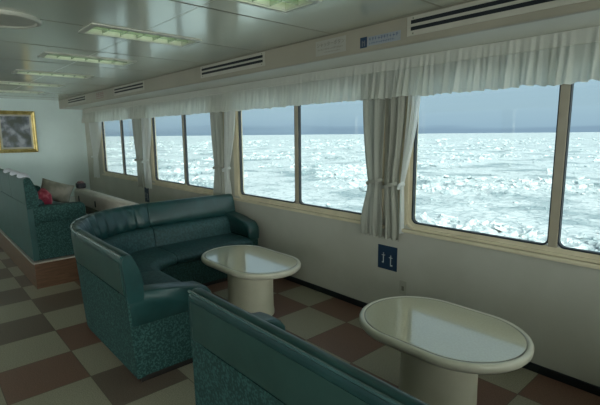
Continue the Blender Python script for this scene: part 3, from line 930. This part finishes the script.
# platform and far sofa
PX = -4.985
t = thing('wooden_platform', 'low brown wooden platform with a pale edge strip, under the far green sofa', 'platform', (PX, .80, 0))
link('plinth_box', add_box(bm_new(), FAR_X + .05 - PX, 0, .03, WALL_Y - .80 - .02, 0, .262), 'wood', t, smooth=False)
link('edge_strip', add_box(bm_new(), FAR_X + .05 - PX, .006, .014, WALL_Y - .80 - .02, .262, .278, .004), 'nosing', t, smooth=False)
make_sofa('straight far green sofa on the wooden platform, with pale painted glints along its back', (PX - .02, .835, .279), 1, 2.25, .90, 1.0,
          top=.868, z_base=.012, wall_arm=.57, caps=[.28, .70, 1.14], seed=3, arm_h=.565, arm_d=.53, lean=.03, straight=True)
make_sofa('straight green sofa on the wooden platform, farthest along the aisle, at the left edge', (PX - 2.42, .835, .279), 1, 2.2, .90, 1.0,
          top=.868, z_base=.012, wall_arm=.57, seed=4, arm_h=.565, arm_d=.53, lean=.03, straight=True)

# ------------------------------------------------------------------ oval tables
def stadium(a, b_, n=96, p=None):
    """straight long sides joined by half circles"""
    pts = []
    half = n // 2
    for side in (1, -1):
        for k in range(half + 1):
            th = (-PI / 2 if side == 1 else PI / 2) + PI * k / half
            pts.append((side * (a - b_) + b_ * math.cos(th), b_ * math.sin(th)))
    return pts
def outline(a, b_, d, p=None):
    base = stadium(a, b_, p=p); n = len(base); out = []
    for i in range(n):
        p0, p1 = Vector(base[i - 1]), Vector(base[(i + 1) % n])
        tg = (p1 - p0).normalized(); nn = Vector((tg.y, -tg.x))
        q = Vector(base[i]) + nn * d; out.append((q.x, q.y))
    return out
def make_table(label, loc, a, b_, h, pa, pb, rz=0):
    t = thing('oval_table', label, 'table', loc, rz)
    # rim: rounded section
    bm = bm_new(); loops = []
    prof = [(-.030, h - .003), (-.026, h + .001), (-.016, h + .002), (-.005, h - .002), (.0, h - .014), (-.002, h - .034), (-.014, h - .048), (-.05, h - .052), (-.12, h - .052)]
    for d, z in prof: loops.append([(x_, y_, z) for x_, y_ in outline(a, b_, d)])
    loft(bm, loops, cap=False)
    bm.faces.ensure_lookup_table()
    link('rim', bm, 'table_rim', t, angle=60)
    bm = bm_new(); o_ = outline(a, b_, -.0325)
    loft(bm, [[(x_, y_, h - .05) for x_, y_ in outline(a, b_, -.038)], [(x_, y_, h - .001) for x_, y_ in outline(a, b_, -.035)], [(x_, y_, h) for x_, y_ in outline(a, b_, -.038)]])
    link('tabletop', bm, 'table_top', t, smooth=False)
    bm = bm_new()
    loft(bm, [[(x_, y_, h - .0035) for x_, y_ in outline(a, b_, -.029)], [(x_, y_, h - .0005) for x_, y_ in outline(a, b_, -.029)],
              [(x_, y_, h - .0005) for x_, y_ in outline(a, b_, -.0355)], [(x_, y_, h - .0035) for x_, y_ in outline(a, b_, -.0355)]], closed_path=True)
    link('inlay_line', bm, 'groove', t, angle=40)
    bm = bm_new(); loops = []
    for f, z in ((1.0, 0.028), (1.0, .05), (.975, .08), (.965, .2), (.965, h - .12), (1.0, h - .07), (1.06, h - .052)):
        loops.append([(pa * f * math.cos(k * PI / 30), pb * f * math.sin(k * PI / 30), z) for k in range(60)])
    loft(bm, loops); link('pedestal', bm, 'pedestal', t, angle=60)
    bm = bm_new(); loft(bm, [[((pa - .012) * math.cos(k * PI / 30), (pb - .012) * math.sin(k * PI / 30), z) for k in range(60)] for z in (0, .030)])
    link('foot_ring', bm, 'plinth', t)
    return t
make_table('cream oval pedestal table in front of the green corner sofa', (-2.985, 2.085, 0), .505, .315, .50, .235, .185)
make_table('large cream oval pedestal table nearest the camera, beside the window wall', (-1.178, 2.085, 0), .472, .345, .50, .225, .185)

# ------------------------------------------------------------------ things at the far end
def pillow_bm(sx, sy, sz, n=12):
    bm = bm_new(); vs = {}
    for side in (1, -1):
        for i in range(n + 1):
            for j in range(n + 1):
                u, v = i / n * 2 - 1, j / n * 2 - 1
                th = (max(0, 1 - u ** 4) * max(0, 1 - v ** 4)) ** .5
                edge = i in (0, n) or j in (0, n)
                if edge and side == -1: vs[(side, i, j)] = vs[(1, i, j)]; continue
                k = 1 - .06 * (1 - abs(u)) * abs(v) - .0
                vs[(side, i, j)] = bm.verts.new((u * sx * (1 - .07 * (1 - v * v)), side * sy * th, v * sz * (1 - .07 * (1 - u * u))))
        for i in range(n):
            for j in range(n):
                q = [vs[(side, i, j)], vs[(side, i + 1, j)], vs[(side, i + 1, j + 1)], vs[(side, i, j + 1)]]
                bm.faces.new(q if side == 1 else q[::-1])
    return bm
SEAT_Z = .279 + .43
t = thing('cushion', 'beige printed cushion leaning inside the far green sofa', 'cushion', (-6.0, 1.31, SEAT_Z + .001), 0)
o = link('cushion_cover', pillow_bm(.18, .06, .13), 'pillow', t, angle=180)
o.location = (0, 0, .160); o.rotation_euler = (.12, math.radians(19), math.radians(76))
t = thing('bag', 'small crumpled red bag on the far green sofa, next to the beige cushion', 'bag', (-5.72, 1.115, SEAT_Z), 0)
bm = bm_new(); bmesh.ops.create_icosphere(bm, subdivisions=4, radius=1)
for v in bm.verts:
    n_ = noise.noise(v.co * 2.2) * .18 + noise.noise(v.co * 5) * .07
    v.co *= (1 + n_)
    v.co = Vector((v.co.x * .10, v.co.y * .085, max(-.98, v.co.z) * .115 + .115))
link('bag_body', bm, 'red', t, angle=180)
bm = bm_new()
lp = []
for k in range(13):
    a = PI * k / 12
    c_ = Vector((.0, .045 * math.cos(a), .185 + .055 * math.sin(a)))
    lp.append([(c_.x + .007 * math.cos(q * PI / 3), c_.y, c_.z + .007 * math.sin(q * PI / 3)) for q in range(6)])
loft(bm, lp); link('bag_handle', bm, 'red', t)
# low beige bench
BY = 1.76
t = thing('bench', 'low beige padded bench behind the far end of the green corner sofa', 'bench', (-6.98, BY, .279))
bm = bm_new(); lp = []
for x_, k in ((-.012, .75), (0, .93), (.02, 1), (2.2, 1), (2.22, .93), (2.232, .75)):
    lp.append([(x_, 0.07 + .07 * k * math.copysign(abs(math.cos(a)) ** .5, math.cos(a)), .40 + .115 * k * math.copysign(abs(math.sin(a)) ** .6, math.sin(a))) for a in [q * PI / 12 for q in range(24)]])
loft(bm, lp); link('bench_pad', bm, 'bench', t, angle=60)
link('bench_base', add_box(bm_new(), .03, 2.17, .015, .125, 0.001, .30, .01), 'bench_dark', t, smooth=False)
for q in (.22, .95):
    link('strap', add_box(bm_new(), q, q + .035, -.006, .01, .34, .42, .003), 'rubber', t, smooth=False)
t = thing('bag', 'small black bag with a mauve cloth on the left end of the beige bench', 'bag', (-6.86, BY + .07, .279 + .516))
bm = bm_new(); add_box(bm, -.075, .075, -.055, .055, 0, .075, .018, 3); link('bag_body', bm, 'black', t, angle=60)
bm = bm_new(); bmesh.ops.create_icosphere(bm, subdivisions=3, radius=1)
for v in bm.verts: v.co = Vector((v.co.x * .07, v.co.y * .045, v.co.z * .018 + .085)) + Vector((0, 0, .01 * noise.noise(v.co * 4)))
link('cloth', bm, 'pinkish', t, angle=180)

# ------------------------------------------------------------------ drifting ice outside
WZ = -7.0
def build_ice():
    bm = bm_new()
    NA, NR = 520, 330
    a0, a1 = math.radians(12), math.radians(188)
    r0, r1 = 9.0, 5200.0
    rows = []
    for j in range(NR + 1):
        f = j / NR
        r = r0 * (r1 / r0) ** f if False else r0 / (1 - f * (1 - r0 / r1)) 
        row = []
        for i in range(NA + 1):
            a = a0 + (a1 - a0) * i / NA
            x_, y_ = r * math.cos(a), r * math.sin(a) + 3.2
            p = Vector((x_, y_, 0))
            h = 0
            if r < 900:
                big = noise.noise(p * .035 + Vector((3.1, 0, 0)))
                rub = smooth01((big + .12) / .35)            # rubble zones against flat floes
                v1 = noise.voronoi(p * .30 + Vector((noise.noise(p * .2), noise.noise(p * .2 + Vector((9, 0, 0))), 0)) * .5)[0]
                e1 = smooth01((v1[1] - v1[0]) * 3.2)
                v2 = noise.voronoi(p * .85)[0]; e2 = smooth01((v2[1] - v2[0]) * 3)
                h = rub * (.42 * e1 * (.5 + noise.noise(p * .12)) + .34 * e2 * (.45 + abs(noise.noise(p * .6)))) + .08 * noise.noise(p * .4)
                h += .55 * max(0, noise.noise(p * .09 + Vector((0, 7, 0))) - .2) * e2
            row.append((x_, y_, h))
        rows.append(row)
    loft(bm, rows, cap=False, closed_loop=False)
    # broken slabs and blocks heaped on the floes
    rd = random.Random(5)
    cnt = 0
    while cnt < 24000:
        r = 24 * (26 ** (rd.random() ** 1.15)); a = math.radians(14 + 168 * rd.random())
        x_, y_ = r * math.cos(a), r * math.sin(a) + 3.2
        p = Vector((x_, y_, 0))
        big = noise.noise(p * .035 + Vector((3.1, 0, 0)))
        if rd.random() > smooth01((big + .12) / .4) * .98 + .02: continue
        sz = (.12 + .55 * rd.random() ** 4) * (1 + r / 240)
        rz = rd.random() * 6.28
        m4 = Matrix.Translation((x_, y_, rd.uniform(.0, .35) * (1 + .4 * sz))) @ Matrix.Rotation(rz, 4, 'Z') @ Matrix.Rotation(rd.gauss(0, .26), 4, 'X') @ Matrix.Rotation(rd.gauss(0, .3), 4, 'Y')
        hx, hy, hz = sz * rd.uniform(.5, 1.3), sz * rd.uniform(.4, .9), sz * rd.uniform(.15, .36)
        vs = []
        for q in ((-1, -1, -1), (1, -1, -1), (1, 1, -1), (-1, 1, -1), (-1, -1, 1), (1, -1, 1), (1, 1, 1), (-1, 1, 1)):
            vs.append(bm.verts.new(m4 @ Vector((q[0] * hx * rd.uniform(.6, 1.1), q[1] * hy * rd.uniform(.6, 1.1), q[2] * hz * rd.uniform(.7, 1.2)))))
        for f in ((0, 3, 2, 1), (4, 5, 6, 7), (0, 1, 5, 4), (1, 2, 6, 5), (2, 3, 7, 6), (3, 0, 4, 7)): bm.faces.new([vs[i] for i in f])
        cnt += 1
    return bm
ice = link('drift_ice', build_ice(), 'ice', smooth=True, angle=35)
ice.location = (0, 0, WZ)
tag(ice, 'white drift ice covering the sea outside the windows, out to the horizon', 'ice', kind='stuff')

SKY_GLOW = 8.0
# ------------------------------------------------------------------ world: overcast sky with streaky cloud, grey-blue near the horizon
w = bpy.data.worlds.new('sky'); SC.world = w; w.use_nodes = True
nt = w.node_tree; bg = nt.nodes['Background']
tc = nt.nodes.new('ShaderNodeTexCoord'); sep = nt.nodes.new('ShaderNodeSeparateXYZ')
nt.links.new(tc.outputs['Generated'], sep.inputs[0])
ramp = nt.nodes.new('ShaderNodeValToRGB'); e = ramp.color_ramp.elements
def sky(pos, c):
    q = e.new(pos); q.color = (*c, 1)
e[0].position = 0.0; e[0].color = (0.28, 0.405, 0.53, 1)
e[1].position = 1.0; e[1].color = (0.58, 0.68, 0.76, 1)
sky(.013, (0.28, 0.405, 0.53)); sky(.019, (0.36, 0.51, 0.63)); sky(.055, (0.42, 0.58, 0.68)); sky(.11, (0.44, 0.61, 0.72)); sky(.35, (0.48, 0.62, 0.72))
mp = nt.nodes.new('ShaderNodeMapping'); mp.inputs['Scale'].default_value = (1.5, 1.5, 26)
nt.links.new(tc.outputs['Generated'], mp.inputs['Vector'])
ns = nt.nodes.new('ShaderNodeTexNoise'); ns.inputs['Scale'].default_value = 1.6; ns.inputs['Detail'].default_value = 4
nt.links.new(mp.outputs[0], ns.inputs['Vector'])
mr = nt.nodes.new('ShaderNodeMapRange'); mr.inputs['From Min'].default_value = .3; mr.inputs['From Max'].default_value = .7
mr.inputs['To Min'].default_value = -.004; mr.inputs['To Max'].default_value = .012
nt.links.new(ns.outputs['Fac'], mr.inputs['Value'])
ad = nt.nodes.new('ShaderNodeMath'); ad.operation = 'ADD'
nt.links.new(sep.outputs['Z'], ad.inputs[0]); nt.links.new(mr.outputs[0], ad.inputs[1])
nt.links.new(ad.outputs[0], ramp.inputs['Fac'])
# bright lobe added to the unseen side of the sky, to light the interior
GLOW_FROM = Vector((.90, -.42, .14)).normalized()
dp = nt.nodes.new('ShaderNodeVectorMath'); dp.operation = 'DOT_PRODUCT'; dp.inputs[1].default_value = GLOW_FROM
nrm = nt.nodes.new('ShaderNodeVectorMath'); nrm.operation = 'NORMALIZE'; nt.links.new(tc.outputs['Generated'], nrm.inputs[0])
nt.links.new(nrm.outputs[0], dp.inputs[0])
mx0 = nt.nodes.new('ShaderNodeMath'); mx0.operation = 'MAXIMUM'; mx0.inputs[1].default_value = 0; nt.links.new(dp.outputs['Value'], mx0.inputs[0])
pw = nt.nodes.new('ShaderNodeMath'); pw.operation = 'POWER'; pw.inputs[1].default_value = 3.0; nt.links.new(mx0.outputs[0], pw.inputs[0])
gs = nt.nodes.new('ShaderNodeVectorMath'); gs.operation = 'SCALE'; gs.inputs[0].default_value = (.90, .95, .86)
sc2 = nt.nodes.new('ShaderNodeMath'); sc2.operation = 'MULTIPLY'; sc2.inputs[1].default_value = SKY_GLOW
nt.links.new(pw.outputs[0], sc2.inputs[0]); nt.links.new(sc2.outputs[0], gs.inputs['Scale'])
vs_ = nt.nodes.new('ShaderNodeVectorMath'); vs_.operation = 'ADD'
nt.links.new(ramp.outputs['Color'], vs_.inputs[0]); nt.links.new(gs.outputs[0], vs_.inputs[1])
nt.links.new(vs_.outputs[0], bg.inputs['Color'])
bg.inputs['Strength'].default_value = 1.0

sun = bpy.data.lights.new('sun', 'SUN'); sun.energy = 0.42; sun.angle = math.radians(20); sun.color = (1.0, .98, .94)
so = bpy.data.objects.new('sun', sun); COL.objects.link(so)
d = Vector((-.75, .45, -.45)).normalized()
so.rotation_euler = d.to_track_quat('-Z', 'Y').to_euler()

# ------------------------------------------------------------------ camera
cam = bpy.data.cameras.new('camera'); co = bpy.data.objects.new('camera', cam); COL.objects.link(co)
Xr = Vector((0.668, -0.110, 0.736)); Yr = Vector((0.744, 0.111, -0.659)); Zr = Vector((-0.009, 0.988, 0.156))
R = Matrix((Xr, Yr, Zr)).to_4x4()      # rows are the world axes seen from the camera
qx = R.to_3x3(); qt = qx.to_quaternion(); qt.normalize()
co.rotation_mode = 'QUATERNION'; co.rotation_quaternion = qt
co.location = (0, 0, 1.55)
cam.sensor_fit = 'HORIZONTAL'; cam.sensor_width = 36; cam.lens = 433.95 * 36 / 600
cam.clip_end = 8000; cam.clip_start = .02
SC.camera = co

SC.view_settings.view_transform = 'Standard'; SC.view_settings.look = 'None'
SC.view_settings.gamma = 1; SC.view_settings.use_curve_mapping = False
SC.view_settings.exposure = 0.0
SC.cycles.max_bounces = 10; SC.cycles.diffuse_bounces = 6; SC.cycles.transparent_max_bounces = 12
SC.cycles.use_denoising = True
SC.cycles.sample_clamp_indirect = 4
